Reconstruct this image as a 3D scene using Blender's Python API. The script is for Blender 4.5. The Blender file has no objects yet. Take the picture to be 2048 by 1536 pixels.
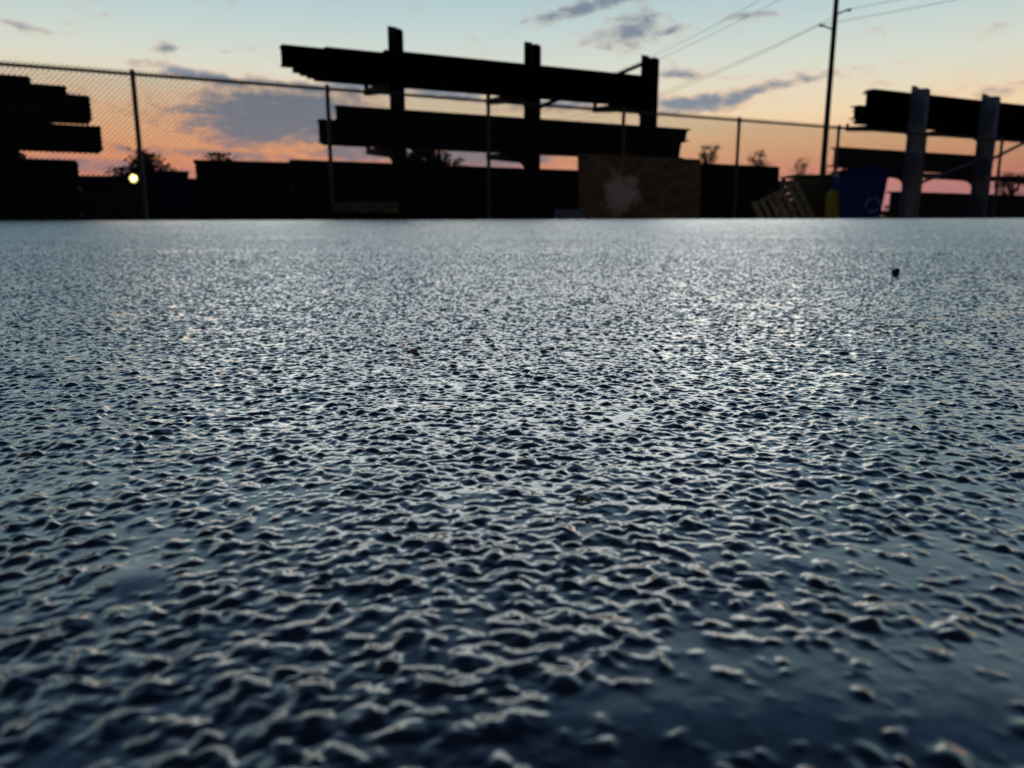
import bpy, math, random
import numpy as np
from mathutils import Vector, Matrix

random.seed(7)
R = math.radians
sc = bpy.context.scene
COL = sc.collection

# ------------------------------------------------------------------ camera
PITCH = R(11.47)
CAM = Vector((0.0, 0.0, 0.10))
FPX = 1508.0                      # focal length in pixels of the 2048 wide photograph
cam_d = bpy.data.cameras.new('camera')
cam_d.sensor_fit = 'HORIZONTAL'
cam_d.sensor_width = 36.0
cam_d.lens = FPX / 2048 * 36.0
cam_d.clip_start = 0.01
cam_d.clip_end = 3000
cam_d.dof.use_dof = True
cam_d.dof.focus_distance = 0.42
cam_d.dof.aperture_fstop = 12.5
cam = bpy.data.objects.new('camera', cam_d)
cam.location = CAM
cam.rotation_euler = (R(90) - PITCH, 0, 0)
COL.objects.link(cam)
sc.camera = cam

# ------------------------------------------------------------------ exposure
sc.view_settings.view_transform = 'Standard'
sc.view_settings.look = 'None'
sc.view_settings.exposure = 0.0
sc.view_settings.gamma = 1.0
sc.view_settings.use_curve_mapping = False
sc.cycles.use_denoising = True
sc.cycles.max_bounces = 6
sc.cycles.glossy_bounces = 3
sc.cycles.sample_clamp_indirect = 4.0


def srgb(r, g, b):
    def f(c):
        c /= 255.0
        return c / 12.92 if c <= 0.04045 else ((c + 0.055) / 1.055) ** 2.4
    return (f(r), f(g), f(b))


def ray(px, py):
    dx = (px - 1024) / FPX
    dy = (768 - py) / FPX
    return Vector((dx, math.cos(PITCH) + dy * math.sin(PITCH), -math.sin(PITCH) + dy * math.cos(PITCH)))


def azel(px, py):
    d = ray(px, py)
    return math.degrees(math.atan2(d.x, d.y)), math.degrees(math.atan2(d.z, math.hypot(d.x, d.y)))


# ------------------------------------------------------------------ world: dusk sky with broken clouds
SUN_AZ = 1.0                     # degrees right of straight ahead, the bright part of the hazy evening glow
SUN_EL = -8.5
world = bpy.data.worlds.new('World')
sc.world = world
world.use_nodes = True
nt = world.node_tree
for n in list(nt.nodes):
    nt.nodes.remove(n)


class G:
    """tiny helper for building node graphs"""
    def __init__(self, nt):
        self.nt = nt

    def n(self, t, **kw):
        nd = self.nt.nodes.new(t)
        for k, v in kw.items():
            setattr(nd, k, v)
        return nd

    def link(self, a, b):
        self.nt.links.new(a, b)

    def put(self, sock, v):
        if isinstance(v, (int, float)):
            sock.default_value = v
        elif isinstance(v, (tuple, list)):
            v = tuple(v)
            if len(sock.default_value) == 4 and len(v) == 3:
                v = v + (1.0,)
            sock.default_value = v
        else:
            self.link(v, sock)

    def m(self, op, a, b=None, c=None, clamp=False):
        nd = self.n('ShaderNodeMath', operation=op)
        nd.use_clamp = clamp
        self.put(nd.inputs[0], a)
        if b is not None:
            self.put(nd.inputs[1], b)
        if c is not None:
            self.put(nd.inputs[2], c)
        return nd.outputs[0]

    def mix(self, fac, a, b, blend='MIX'):
        nd = self.n('ShaderNodeMix', data_type='RGBA', blend_type=blend)
        self.put(nd.inputs[0], fac)
        self.put(nd.inputs[6], a)
        self.put(nd.inputs[7], b)
        return nd.outputs[2]

    def remap(self, v, a, b, c=0.0, d=1.0, smooth=True):
        nd = self.n('ShaderNodeMapRange', interpolation_type='SMOOTHSTEP' if smooth else 'LINEAR')
        nd.inputs[1].default_value = a
        nd.inputs[2].default_value = b
        nd.inputs[3].default_value = c
        nd.inputs[4].default_value = d
        self.put(nd.inputs[0], v)
        return nd.outputs[0]

    def ramp(self, fac, stops):
        nd = self.n('ShaderNodeValToRGB')
        cr = nd.color_ramp
        while len(cr.elements) < len(stops):
            cr.elements.new(0.5)
        for e, (p, c) in zip(cr.elements, stops):
            e.position = p
            e.color = (*c, 1)
        self.put(nd.inputs[0], fac)
        return nd.outputs[0]

    def noise(self, vec, scale, detail=4, rough=0.55, dist=0.0, dims='3D'):
        nd = self.n('ShaderNodeTexNoise', noise_dimensions=dims)
        if vec is not None:
            self.put(nd.inputs['Vector'], vec)
        nd.inputs['Scale'].default_value = scale
        nd.inputs['Detail'].default_value = detail
        nd.inputs['Roughness'].default_value = rough
        nd.inputs['Distortion'].default_value = dist
        return nd.outputs[0]

    def comb(self, x, y, z):
        nd = self.n('ShaderNodeCombineXYZ')
        self.put(nd.inputs[0], x); self.put(nd.inputs[1], y); self.put(nd.inputs[2], z)
        return nd.outputs[0]


g = G(nt)
tc = g.n('ShaderNodeTexCoord')
sep = g.n('ShaderNodeSeparateXYZ')
g.link(tc.outputs['Generated'], sep.inputs[0])
X, Y, Z = sep.outputs
hyp = g.m('SQRT', g.m('ADD', g.m('MULTIPLY', X, X), g.m('MULTIPLY', Y, Y)))
EL = g.m('MULTIPLY', g.m('ARCTAN2', Z, hyp), 180 / math.pi)
AZ = g.m('MULTIPLY', g.m('ARCTAN2', X, Y), 180 / math.pi)

# clear sky: colour by height above the horizon
elu = g.m('DIVIDE', EL, 90.0, clamp=True)
def E(d):
    return d / 90.0
clear_w = g.ramp(elu, [
    (E(0.0), srgb(200, 142, 150)),
    (E(2.8), srgb(232, 158, 154)),
    (E(4.2), srgb(246, 170, 138)),
    (E(5.8), srgb(248, 194, 146)),
    (E(8.0), srgb(242, 218, 180)),
    (E(11.0), srgb(220, 223, 208)),
    (E(14.0), srgb(194, 213, 213)),
    (E(17.0), srgb(168, 199, 208)),
    (E(25.0), srgb(152, 182, 200)),
    (E(34.0), srgb(82, 114, 150)),
    (E(50.0), srgb(36, 54, 84)),
    (E(90.0), srgb(22, 34, 58)),
])
clear_e = g.ramp(elu, [
    (E(0.0), srgb(60, 58, 66)),
    (E(8.0), srgb(74, 68, 74)),
    (E(20.0), srgb(60, 66, 82)),
    (E(50.0), srgb(36, 48, 70)),
    (E(90.0), srgb(30, 46, 72)),
])
ca = g.m('COSINE', g.m('MULTIPLY', g.m('SUBTRACT', AZ, SUN_AZ), math.pi / 180))
west = g.remap(ca, -0.35, 0.95)
clear = g.mix(west, clear_e, clear_w)
# physical twilight sky underneath
sky = g.n('ShaderNodeTexSky', sky_type='NISHITA')
sky.sun_disc = False
sky.sun_elevation = R(SUN_EL)
sky.sun_rotation = R(SUN_AZ)
sky.air_density = 1.2
sky.dust_density = 2.0
nish = g.mix(1.0, sky.outputs[0], (0.08, 0.08, 0.08), 'MULTIPLY')
clear = g.mix(0.03, clear, nish)
# the afterglow is redder towards the left of the racks
warm_side = g.m('MULTIPLY', g.remap(AZ, 4, -26), g.remap(EL, 12, 5))
warm_side = g.m('MULTIPLY', warm_side, g.m('MULTIPLY', west, west))
clear = g.mix(g.m('MULTIPLY', warm_side, 0.40), clear, srgb(250, 168, 118))

# clouds: soft patches in the sky's own directions, broken up by noise
nv = g.comb(g.m('MULTIPLY', AZ, 0.42), g.m('MULTIPLY', EL, 1.0), 0.0)
fb = g.noise(nv, 0.55, 6, 0.60, 0.25)
fb2 = g.noise(nv, 2.2, 7, 0.66, 0.35)
fbm = g.m('ADD', g.m('MULTIPLY', fb, 0.55), g.m('MULTIPLY', fb2, 0.45))
K = 180 / math.pi / 1539.0
CLOUDS = [  # photograph direction, half sizes in pixels, tilt in degrees, weight
    (560, 232, 170, 46, 2, 1.3), (650, 195, 95, 24, 0, 0.75), (420, 243, 80, 14, -4, 0.8), (650, 258, 95, 34, 0, 1.1),
    (430, 157, 115, 10, -5, 1.05), (580, 172, 90, 11, -6, 1.05), (715, 168, 70, 16, 0, 1.15), (440, 195, 50, 7, -3, 0.5),
    (470, 313, 260, 12, -2, 0.75), (200, 333, 190, 17, 0, 0.95), (760, 305, 150, 22, 0, 1.1), (980, 312, 130, 26, 0, 1.25),
    (870, 184, 120, 10, -5, 1.0), (1130, 208, 100, 12, 0, 1.1), (1240, 218, 60, 6, 0, 0.6),
    (1185, 12, 85, 12, 12, 1.05), (1250, 62, 62, 26, 8, 1.05), (1290, 38, 40, 8, 12, 0.7), (1343, 62, 32, 7, 14, 0.75),
    (1500, 30, 38, 6, 3, 0.7), (1365, 150, 60, 9, -4, 0.85), (1400, 205, 110, 16, 4, 0.98), (1500, 184, 115, 10, 9, 0.9),
    (1560, 170, 60, 5, 8, 0.75),
    (330, 96, 16, 6, 0, 0.7), (30, 49, 40, 7, -8, 0.75), (445, 103, 12, 4, 0, 0.5), (1840, 122, 25, 4, 0, 0.4),
    (2200, 150, 180, 14, 4, 0.7), (-250, 180, 220, 22, 3, 0.8), (2450, 60, 200, 18, 6, 0.7), (-420, 60, 160, 16, -4, 0.7),
    (1985, 352, 110, 16, 0, 0.45), (1800, 338, 160, 9, 0, 0.4),
]
tot = None
AE = g.comb(AZ, EL, 0.0)
for (px, py, hx, hy, tilt, w) in CLOUDS:
    a0, e0 = azel(px, py)
    mp = g.n('ShaderNodeMapping', vector_type='TEXTURE')
    g.link(AE, mp.inputs['Vector'])
    mp.inputs['Location'].default_value = (a0, e0, 0)
    mp.inputs['Rotation'].default_value = (0, 0, R(tilt))
    mp.inputs['Scale'].default_value = (hx * K, hy * K, 1)
    dt = g.n('ShaderNodeVectorMath', operation='DOT_PRODUCT')
    g.link(mp.outputs[0], dt.inputs[0]); g.link(mp.outputs[0], dt.inputs[1])
    gz = g.m('MULTIPLY', g.m('POWER', 0.497, dt.outputs['Value']), w)
    tot = gz if tot is None else g.m('MAXIMUM', tot, gz)
# a few stray wisps everywhere else in the sky
wide = g.noise(g.comb(g.m('MULTIPLY', AZ, 0.05), g.m('MULTIPLY', EL, 0.12), 3.0), 1.0, 4, 0.6, 0.4)
stray = g.m('MULTIPLY', g.remap(wide, 0.60, 0.80), g.remap(EL, 19, 30))
tot = g.m('MAXIMUM', tot, g.m('MULTIPLY', stray, 0.8))
dens = g.m('ADD', tot, g.m('MULTIPLY', g.m('SUBTRACT', fbm, 0.5), 3.0))
cover = g.remap(dens, 0.26, 1.05)
thin = g.remap(dens, 0.10, 0.55)
cl_col = g.ramp(elu, [
    (E(0.0), srgb(150, 120, 130)),
    (E(4.0), srgb(168, 142, 150)),
    (E(6.5), srgb(128, 138, 154)),
    (E(9.0), srgb(118, 134, 152)),
    (E(13.0), srgb(122, 136, 152)),
    (E(18.0), srgb(110, 128, 146)),
    (E(40.0), srgb(66, 86, 112)),
    (E(90.0), srgb(40, 58, 86)),
])
cl_dim = g.mix(g.m('SUBTRACT', 1.0, west), (1, 1, 1), (0.42, 0.44, 0.52))
cl_col = g.mix(1.0, cl_col, cl_dim, 'MULTIPLY')
edge = g.mix(1.0, clear, (1.08, 0.88, 0.82), 'MULTIPLY')
skyc = g.mix(g.m('MULTIPLY', thin, 0.75), clear, edge)
skyc = g.mix(g.m('MULTIPLY', cover, 0.93), skyc, cl_col)
below = g.remap(EL, -1.5, 0.0)
skyc = g.mix(below, (0.012, 0.012, 0.014), skyc)
bg = g.n('ShaderNodeBackground')
bg.inputs['Strength'].default_value = 1.0
g.link(skyc, bg.inputs['Color'])
out = g.n('ShaderNodeOutputWorld')
g.link(bg.outputs[0], out.inputs[0])
world.cycles.sampling_method = 'MANUAL'
world.cycles.sample_map_resolution = 1024

# ------------------------------------------------------------------ sun (almost gone, wide and weak behind the horizon haze)
sun_d = bpy.data.lights.new('sun', 'SUN')
sun_d.energy = 0.85
sun_d.angle = R(64)
sun_d.color = (1.0, 0.95, 0.90)
sun = bpy.data.objects.new('sun', sun_d)
sd = Vector((math.sin(R(SUN_AZ)) * math.cos(R(SUN_EL)), math.cos(R(SUN_AZ)) * math.cos(R(SUN_EL)), math.sin(R(SUN_EL))))
sun.rotation_euler = (-sd).to_track_quat('-Z', 'Y').to_euler()
sun.location = (0, 0, 30)
COL.objects.link(sun)


# ------------------------------------------------------------------ helpers
def mat(name, color, rough=0.6, metal=0.0, var=0.25, scale=6.0, bump=0.0, bscale=40.0, ior=1.45, color2=None, spec=0.5):
    """procedural painted / raw surface with uneven tone and relief"""
    m = bpy.data.materials.new(name)
    m.use_nodes = True
    q = G(m.node_tree)
    p = m.node_tree.nodes['Principled BSDF']
    tcn = q.n('ShaderNodeTexCoord')
    v = q.noise(tcn.outputs['Object'], scale, 6, 0.65, 0.3)
    f = q.remap(v, 0.3, 0.7)
    c2 = color2 or tuple(c * (1 - var) for c in color)
    c1 = tuple(min(1, c * (1 + var)) for c in color)
    q.put(p.inputs['Base Color'], q.mix(f, c2, c1))
    q.put(p.inputs['Roughness'], q.remap(v, 0.2, 0.8, max(0.02, rough - 0.1), min(1, rough + 0.1)))
    p.inputs['Metallic'].default_value = metal
    p.inputs['IOR'].default_value = ior
    p.inputs['Specular IOR Level'].default_value = spec
    if bump > 0:
        b = q.n('ShaderNodeBump')
        b.inputs['Strength'].default_value = bump
        b.inputs['Distance'].default_value = 0.01
        q.link(q.noise(tcn.outputs['Object'], bscale, 4, 0.6), b.inputs['Height'])
        q.link(b.outputs[0], p.inputs['Normal'])
    return m


class MB:
    """collects faces and builds one mesh object"""
    def __init__(self):
        self.v, self.f = [], []

    def add(self, vs, fs):
        o = len(self.v)
        self.v += [tuple(p) for p in vs]
        self.f += [tuple(i + o for i in f) for f in fs]

    def box(self, c, s, M=None):
        x, y, z = (k / 2 for k in s)
        vs = [Vector((sx * x, sy * y, sz * z)) for sz in (-1, 1) for sy in (-1, 1) for sx in (-1, 1)]
        c = Vector(c)
        vs = [(M @ p if M else p) + c for p in vs]
        self.add(vs, [(0, 2, 3, 1), (4, 5, 7, 6), (0, 1, 5, 4), (2, 6, 7, 3), (0, 4, 6, 2), (1, 3, 7, 5)])

    def tube(self, pts, r, n=8, cap=True):
        pts = [Vector(p) for p in pts]
        rr = r if isinstance(r, (list, tuple)) else [r] * len(pts)
        vs, fs = [], []
        for i, p in enumerate(pts):
            t = (pts[min(i + 1, len(pts) - 1)] - pts[max(i - 1, 0)]).normalized()
            a = t.orthogonal().normalized() if abs(t.z) > 0.9 else t.cross(Vector((0, 0, 1))).normalized()
            b = t.cross(a)
            for k in range(n):
                w = 2 * math.pi * k / n
                vs.append(p + (a * math.cos(w) + b * math.sin(w)) * rr[i])
        for i in range(len(pts) - 1):
            for k in range(n):
                fs.append((i * n + k, i * n + (k + 1) % n, (i + 1) * n + (k + 1) % n, (i + 1) * n + k))
        if cap:
            fs.append(tuple(range(n))[::-1])
            fs.append(tuple((len(pts) - 1) * n + k for k in range(n)))
        self.add(vs, fs)

    def prism(self, poly, h, M=None):
        """polygon in XZ extruded along Y by h, centred"""
        n = len(poly)
        vs = [Vector((x, -h / 2, z)) for x, z in poly] + [Vector((x, h / 2, z)) for x, z in poly]
        if M:
            vs = [M @ p for p in vs]
        self.add(vs, [tuple(range(n)), tuple(range(2 * n - 1, n - 1, -1))] +
                 [(i, i + n, (i + 1) % n + n, (i + 1) % n) for i in range(n)])

    def build(self, name, m, parent=None, loc=None, smooth=False, bevel=0.0):
        me = bpy.data.meshes.new(name)
        me.from_pydata(self.v, [], self.f)
        me.update()
        if smooth:
            me.polygons.foreach_set('use_smooth', [True] * len(me.polygons))
        me.materials.append(m)
        o = bpy.data.objects.new(name, me)
        COL.objects.link(o)
        if parent:
            o.parent = parent
        if loc is not None:
            o.location = loc
        if bevel:
            b = o.modifiers.new('bevel', 'BEVEL')
            b.width = bevel
            b.segments = 2
            b.limit_method = 'ANGLE'
        return o


def empty(name, loc, rz=0.0):
    o = bpy.data.objects.new(name, None)
    o.location = loc
    o.rotation_euler = (0, 0, rz)
    COL.objects.link(o)
    return o


def tag(o, label, cat, group=None):
    o['label'] = label
    o['category'] = cat
    if group:
        o['group'] = group
    return o


# yard frame: u runs along the fence and racks, n points away from the camera across them
UA = R(65.4)
u = Vector((math.sin(UA), math.cos(UA), 0))
n_ = Vector((-math.cos(UA), math.sin(UA), 0))
RZ = math.atan2(u.y, u.x)


def W(a, b, z=0.0):
    return u * a + n_ * b + Vector((0, 0, z))


def AZ_(px, py, b):
    """along-fence coordinate and height of the point seen at a pixel in the plane n.p = b"""
    d = ray(px, py)
    s = b / d.dot(n_)
    p = CAM + d * s
    return p.dot(u), p.z


def at(px, py, Yd):
    d = ray(px, py)
    return CAM + d * (Yd / d.y)


# ------------------------------------------------------------------ materials
M = {}
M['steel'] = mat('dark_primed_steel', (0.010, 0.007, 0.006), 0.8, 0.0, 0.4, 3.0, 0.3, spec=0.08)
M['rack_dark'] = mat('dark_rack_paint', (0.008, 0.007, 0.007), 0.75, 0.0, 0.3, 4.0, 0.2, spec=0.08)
M['rack_grey'] = mat('grey_rack_paint', (0.23, 0.28, 0.33), 0.6, 0.0, 0.25, 3.0, 0.2)
M['galv'] = mat('galvanised_steel', (0.20, 0.165, 0.105), 0.6, 0.3, 0.25, 12.0, 0.1)
M['wire'] = mat('galvanised_wire', (0.05, 0.045, 0.04), 0.6, 0.0, 0.25, 12.0)
M['wood'] = mat('weathered_timber', (0.55, 0.40, 0.20), 0.8, 0.0, 0.4, 8.0, 0.5, 60)
M['crate'] = mat('olive_crate_timber', (0.20, 0.16, 0.07), 0.8, 0.0, 0.35, 8.0, 0.5, 60)
M['blue'] = mat('blue_bin_plastic', (0.016, 0.036, 0.22), 0.45, 0.0, 0.2, 5.0, 0.1)
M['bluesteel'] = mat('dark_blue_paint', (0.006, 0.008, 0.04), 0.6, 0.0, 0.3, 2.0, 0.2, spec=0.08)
M['white'] = mat('white_print', (0.30, 0.30, 0.31), 0.5, 0.0, 0.15, 30.0)
M['black'] = mat('black_rubber', (0.012, 0.012, 0.012), 0.7, 0.0, 0.2, 30.0, spec=0.08)
M['yellow'] = mat('yellow_plastic', (0.60, 0.42, 0.03), 0.5, 0.0, 0.25, 9.0, 0.1)
M['red'] = mat('red_oxide_steel', (0.09, 0.012, 0.008), 0.7, 0.0, 0.4, 5.0, 0.3, spec=0.08)
M['concrete'] = mat('grey_concrete', (0.28, 0.28, 0.28), 0.85, 0.0, 0.3, 14.0, 0.5, 80)
M['wall'] = mat('dull_wall_sheet', (0.03, 0.03, 0.034), 0.8, 0.0, 0.3, 1.0, 0.2, spec=0.08)
M['pole'] = mat('weathered_pole', (0.035, 0.03, 0.026), 0.8, 0.0, 0.35, 3.0, 0.4, spec=0.08)
M['bark'] = mat('tree_bark', (0.03, 0.022, 0.016), 0.9, 0.0, 0.4, 9.0, 0.5, spec=0.08)
M['leaf'] = mat('tree_leaf', (0.035, 0.045, 0.018), 0.7, 0.0, 0.5, 1.5, spec=0.08)
M['leaf_dry'] = mat('dry_leaf', (0.30, 0.15, 0.06), 0.7, 0.0, 0.4, 90.0)
M['glass'] = mat('dark_glass', (0.01, 0.012, 0.015), 0.1, 0.0, 0.2, 3.0)
M['stone'] = mat('dark_pebble', (0.02, 0.02, 0.02), 0.35, 0.0, 0.4, 120.0, 0.4, 400)


def plywood_mat():
    m = bpy.data.materials.new('stained_plywood')
    m.use_nodes = True
    q = G(m.node_tree)
    p = m.node_tree.nodes['Principled BSDF']
    t = q.n('ShaderNodeTexCoord')
    s = q.n('ShaderNodeSeparateXYZ')
    q.link(t.outputs['Object'], s.inputs[0])
    grain = q.remap(q.noise(q.comb(q.m('MULTIPLY', s.outputs[0], 1.2), 0.0, q.m('MULTIPLY', s.outputs[2], 3.0)), 2.2, 8, 0.7, 0.8), 0.35, 0.65)
    base = q.mix(grain, (0.12, 0.068, 0.022), (0.34, 0.20, 0.07))
    dx = q.m('DIVIDE', q.m('SUBTRACT', s.outputs[0], -0.50), 0.58)
    dz = q.m('DIVIDE', q.m('SUBTRACT', s.outputs[2], 0.86), 0.56)
    r = q.m('SQRT', q.m('ADD', q.m('MULTIPLY', dx, dx), q.m('MULTIPLY', dz, dz)))
    nz = q.noise(t.outputs['Object'], 3.5, 6, 0.7, 0.6)
    spot = q.remap(q.m('ADD', r, q.m('MULTIPLY', q.m('SUBTRACT', nz, 0.5), 2.0)), 0.95, 0.35)
    drip = q.remap(q.m('ADD', q.m('ABSOLUTE', q.m('DIVIDE', q.m('SUBTRACT', s.outputs[0], -0.66), 0.13)),
                       q.m('MULTIPLY', q.m('SUBTRACT', nz, 0.5), 2.2)), 1.0, 0.4)
    drip = q.m('MULTIPLY', drip, q.remap(s.outputs[2], 0.75, 0.35))
    col = q.mix(q.m('MULTIPLY', spot, 0.92), base, (0.85, 0.66, 0.42))
    col = q.mix(q.m('MULTIPLY', drip, 0.4), col, (0.40, 0.30, 0.16))
    q.put(p.inputs['Base Color'], col)
    p.inputs['Roughness'].default_value = 0.75
    b = q.n('ShaderNodeBump')
    b.inputs['Strength'].default_value = 0.3
    b.inputs['Distance'].default_value = 0.01
    q.link(grain, b.inputs['Height'])
    q.link(b.outputs[0], p.inputs['Normal'])
    return m


M['ply'] = plywood_mat()


def asphalt_mat():
    """wet dark asphalt: stone and bitumen under a film of rain water"""
    m = bpy.data.materials.new('wet_asphalt')
    m.use_nodes = True
    q = G(m.node_tree)
    p = m.node_tree.nodes['Principled BSDF']
    geo = q.n('ShaderNodeNewGeometry')
    pos = geo.outputs['Position']
    fine = q.noise(pos, 160.0, 5, 0.6)
    big = q.noise(pos, 1.3, 5, 0.6, 0.5)
    col = q.mix(q.remap(fine, 0.3, 0.7), (0.005, 0.006, 0.007), (0.016, 0.017, 0.019))
    q.put(p.inputs['Base Color'], col)
    ro = q.m('ADD', q.remap(big, 0.38, 0.62, 0.02, 0.10), q.remap(fine, 0.4, 0.75, 0.0, 0.02))
    q.put(p.inputs['Roughness'], ro)
    p.inputs['IOR'].default_value = 1.62
    p.inputs['Coat Weight'].default_value = 1.0          # the rain water film
    p.inputs['Coat IOR'].default_value = 1.33
    p.inputs['Coat Roughness'].default_value = 0.03
    return m


M['asphalt'] = asphalt_mat()
M['far_ground'] = mat('damp_dirt', (0.022, 0.020, 0.018), 0.8, 0.0, 0.4, 0.6, 0.6, 30)

# ------------------------------------------------------------------ ground
SLOPE = 0.0271                    # the yard rises gently to a crest in front of the fence
TILE = 0.9
NT = 1150
CREST_ROW = 9
Y_START = -1 * TILE
CREST_Y = CREST_ROW * TILE


def h2(ix, iy, k):
    h = (ix.astype(np.int64) * 73856093) ^ (iy.astype(np.int64) * 19349663) ^ (k * 83492791)
    h = (h ^ (h >> 13)) * 1274126177
    h = (h ^ (h >> 16)) & 0xFFFFFF
    return h.astype(np.float64) / 0xFFFFFF


def vnoise(x, y, n, seed):
    """periodic smooth noise, n cells across the tile, range -1..1"""
    fx, fy = x / TILE * n, y / TILE * n
    ix, iy = np.floor(fx).astype(np.int64), np.floor(fy).astype(np.int64)
    tx, ty = fx - ix, fy - iy
    sx, sy = tx * tx * tx * (tx * (6 * tx - 15) + 10), ty * ty * ty * (ty * (6 * ty - 15) + 10)

    def gr(jx, jy, dx, dy):
        a = h2(jx % n, jy % n, seed) * 2 * np.pi
        return np.cos(a) * dx + np.sin(a) * dy
    a = gr(ix, iy, tx, ty); b = gr(ix + 1, iy, tx - 1, ty)
    c = gr(ix, iy + 1, tx, ty - 1); d = gr(ix + 1, iy + 1, tx - 1, ty - 1)
    return ((a * (1 - sx) + b * sx) * (1 - sy) + (c * (1 - sx) + d * sx) * sy) * 1.5


def stones(x, y, n, seed, rmin, rmax, hmin, hmax, keep):
    """rounded stones on a jittered periodic lattice"""
    cell = TILE / n
    fx, fy = x / cell, y / cell
    ix, iy = np.floor(fx).astype(np.int64), np.floor(fy).astype(np.int64)
    best = np.zeros_like(x)
    for ox in (-1, 0, 1):
        for oy in (-1, 0, 1):
            jx, jy = ix + ox, iy + oy
            wx, wy = jx % n, jy % n
            cx = (jx + 0.5 + 0.9 * (h2(wx, wy, seed) - 0.5)) * cell
            cy = (jy + 0.5 + 0.9 * (h2(wx, wy, seed + 1) - 0.5)) * cell
            r = rmin + (rmax - rmin) * h2(wx, wy, seed + 2)
            hh = hmin + (hmax - hmin) * h2(wx, wy, seed + 3) ** 1.6
            hh = np.where(h2(wx, wy, seed + 4) < keep, hh, 0.0)
            an = h2(wx, wy, seed + 5) * np.pi
            el = 0.62 + 0.38 * h2(wx, wy, seed + 6)
            dx, dy = x - cx, y - cy
            p = dx * np.cos(an) + dy * np.sin(an)
            w = (-dx * np.sin(an) + dy * np.cos(an)) / el
            d2 = (p * p + w * w) / (r * r)
            k = np.clip(1 - d2, 0, None)
            best = np.maximum(best, hh * k ** 1.1)
    return best


def ground_hit(px, py):
    d = ray(px, py)
    s = -CAM.z / (d.z - SLOPE * d.y)
    return CAM.x + d.x * s, CAM.y + d.y * s


def make_tile():
    ax = np.linspace(-TILE / 2, TILE / 2, NT + 1)
    ay = np.linspace(0, TILE, NT + 1)
    x, y = np.meshgrid(ax, ay)
    xs, ys = x + TILE / 2, y
    # wander the coordinates so that the stones lose their round outlines
    wx = 0.0011 * vnoise(xs, ys, 150, 5)
    wy = 0.0011 * vnoise(xs, ys, 150, 7)
    bx, by = xs + wx, ys + wy
    big = stones(bx, by, 126, 20, 0.0028, 0.0062, 0.0003, 0.0015, 0.78)
    mid = stones(bx, by, 214, 40, 0.0019, 0.0036, 0.0002, 0.0009, 0.85)
    sml = stones(xs, ys, 340, 60, 0.0012, 0.0021, 0.0001, 0.0005, 0.5)
    nz = 0.55 * vnoise(bx, by, 105, 70) + 0.45 * vnoise(bx, by, 200, 71)
    t = np.clip((nz + 0.15) / 0.5, 0, 1)
    flat = t * t * (3 - 2 * t)                       # flat topped blisters where beads have run together
    rel = np.sqrt(big ** 2 + mid ** 2 + sml ** 2) + 0.00055 * flat + 0.00030 * nz + 0.00008 * vnoise(xs, ys, 380, 77)
    rel += 0.0004 * vnoise(xs, ys, 28, 73)
    sway = 0.0012 * vnoise(xs, ys, 4, 74) + 0.0006 * vnoise(xs, ys, 10, 75)
    level = 0.00018 + 0.00018 * vnoise(xs, ys, 9, 80) + 0.00022 * vnoise(xs, ys, 30, 81)
    # standing water seen in the photograph: a broad film at the lower right, small pools elsewhere
    for (px, py, sx, sy, am) in ((1780, 1400, 0.060, 0.028, 0.0009), (1290, 1440, 0.030, 0.014, 0.0006), (1980, 1130, 0.04, 0.02, 0.0006),
                                 (260, 1150, 0.012, 0.012, 0.0014), (960, 980, 0.012, 0.010, 0.0007), (1560, 1110, 0.02, 0.010, 0.0007)):
        cx, cy = ground_hit(px, py)
        level += am * np.exp(-((x - cx) / sx) ** 2 - ((y - cy) / sy) ** 2)
    level += 0.00010 * vnoise(xs, ys, 110, 90)
    k = 0.00030
    hgt = 0.5 * (rel + level + np.sqrt((rel - level) ** 2 + k * k))
    hgt += sway - 0.0016
    co = np.stack([x, y, hgt], -1).reshape(-1, 3)
    idx = np.arange((NT + 1) * (NT + 1)).reshape(NT + 1, NT + 1)
    quads = np.stack([idx[:-1, :-1], idx[:-1, 1:], idx[1:, 1:], idx[1:, :-1]], -1).reshape(-1, 4)
    me = bpy.data.meshes.new('asphalt_patch')
    me.vertices.add(len(co))
    me.vertices.foreach_set('co', co.astype(np.float32).ravel())
    me.loops.add(quads.size)
    me.loops.foreach_set('vertex_index', quads.astype(np.int32).ravel())
    me.polygons.add(len(quads))
    me.polygons.foreach_set('loop_start', np.arange(0, quads.size, 4, dtype=np.int32))
    me.polygons.foreach_set('loop_total', np.full(len(quads), 4, dtype=np.int32))
    me.polygons.foreach_set('use_smooth', np.ones(len(quads), dtype=bool))
    me.update(calc_edges=True)
    me.materials.append(M['asphalt'])
    return me


# coarse sheet: carries on under the relief patches, over the crest and out to the horizon
prof = [(-600, -600 * SLOPE * 0), (-40, 0.0 - 0.03), (-1, -SLOPE - 0.05), (CREST_Y - 0.05, (CREST_Y - 0.05) * SLOPE - 0.05),
        (CREST_Y + 0.4, CREST_Y * SLOPE - 0.06), (CREST_Y + 1.6, 0.10), (CREST_Y + 3.0, 0.0), (30, 0.0), (120, 0.0), (1500, 0.0)]
prof[0] = (-600, -0.03)
mb = MB()
xs_ = [-1500, -200, -40, -8, 0, 8, 40, 200, 1500]
for (py_, pz_) in prof:
    for xx in xs_:
        mb.v.append((xx, py_, pz_))
nx = len(xs_)
for j in range(len(prof) - 1):
    for i in range(nx - 1):
        mb.f.append((j * nx + i, j * nx + i + 1, (j + 1) * nx + i + 1, (j + 1) * nx + i))
ground = mb.build('ground', M['far_ground'])
ground['kind'] = 'structure'

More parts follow.
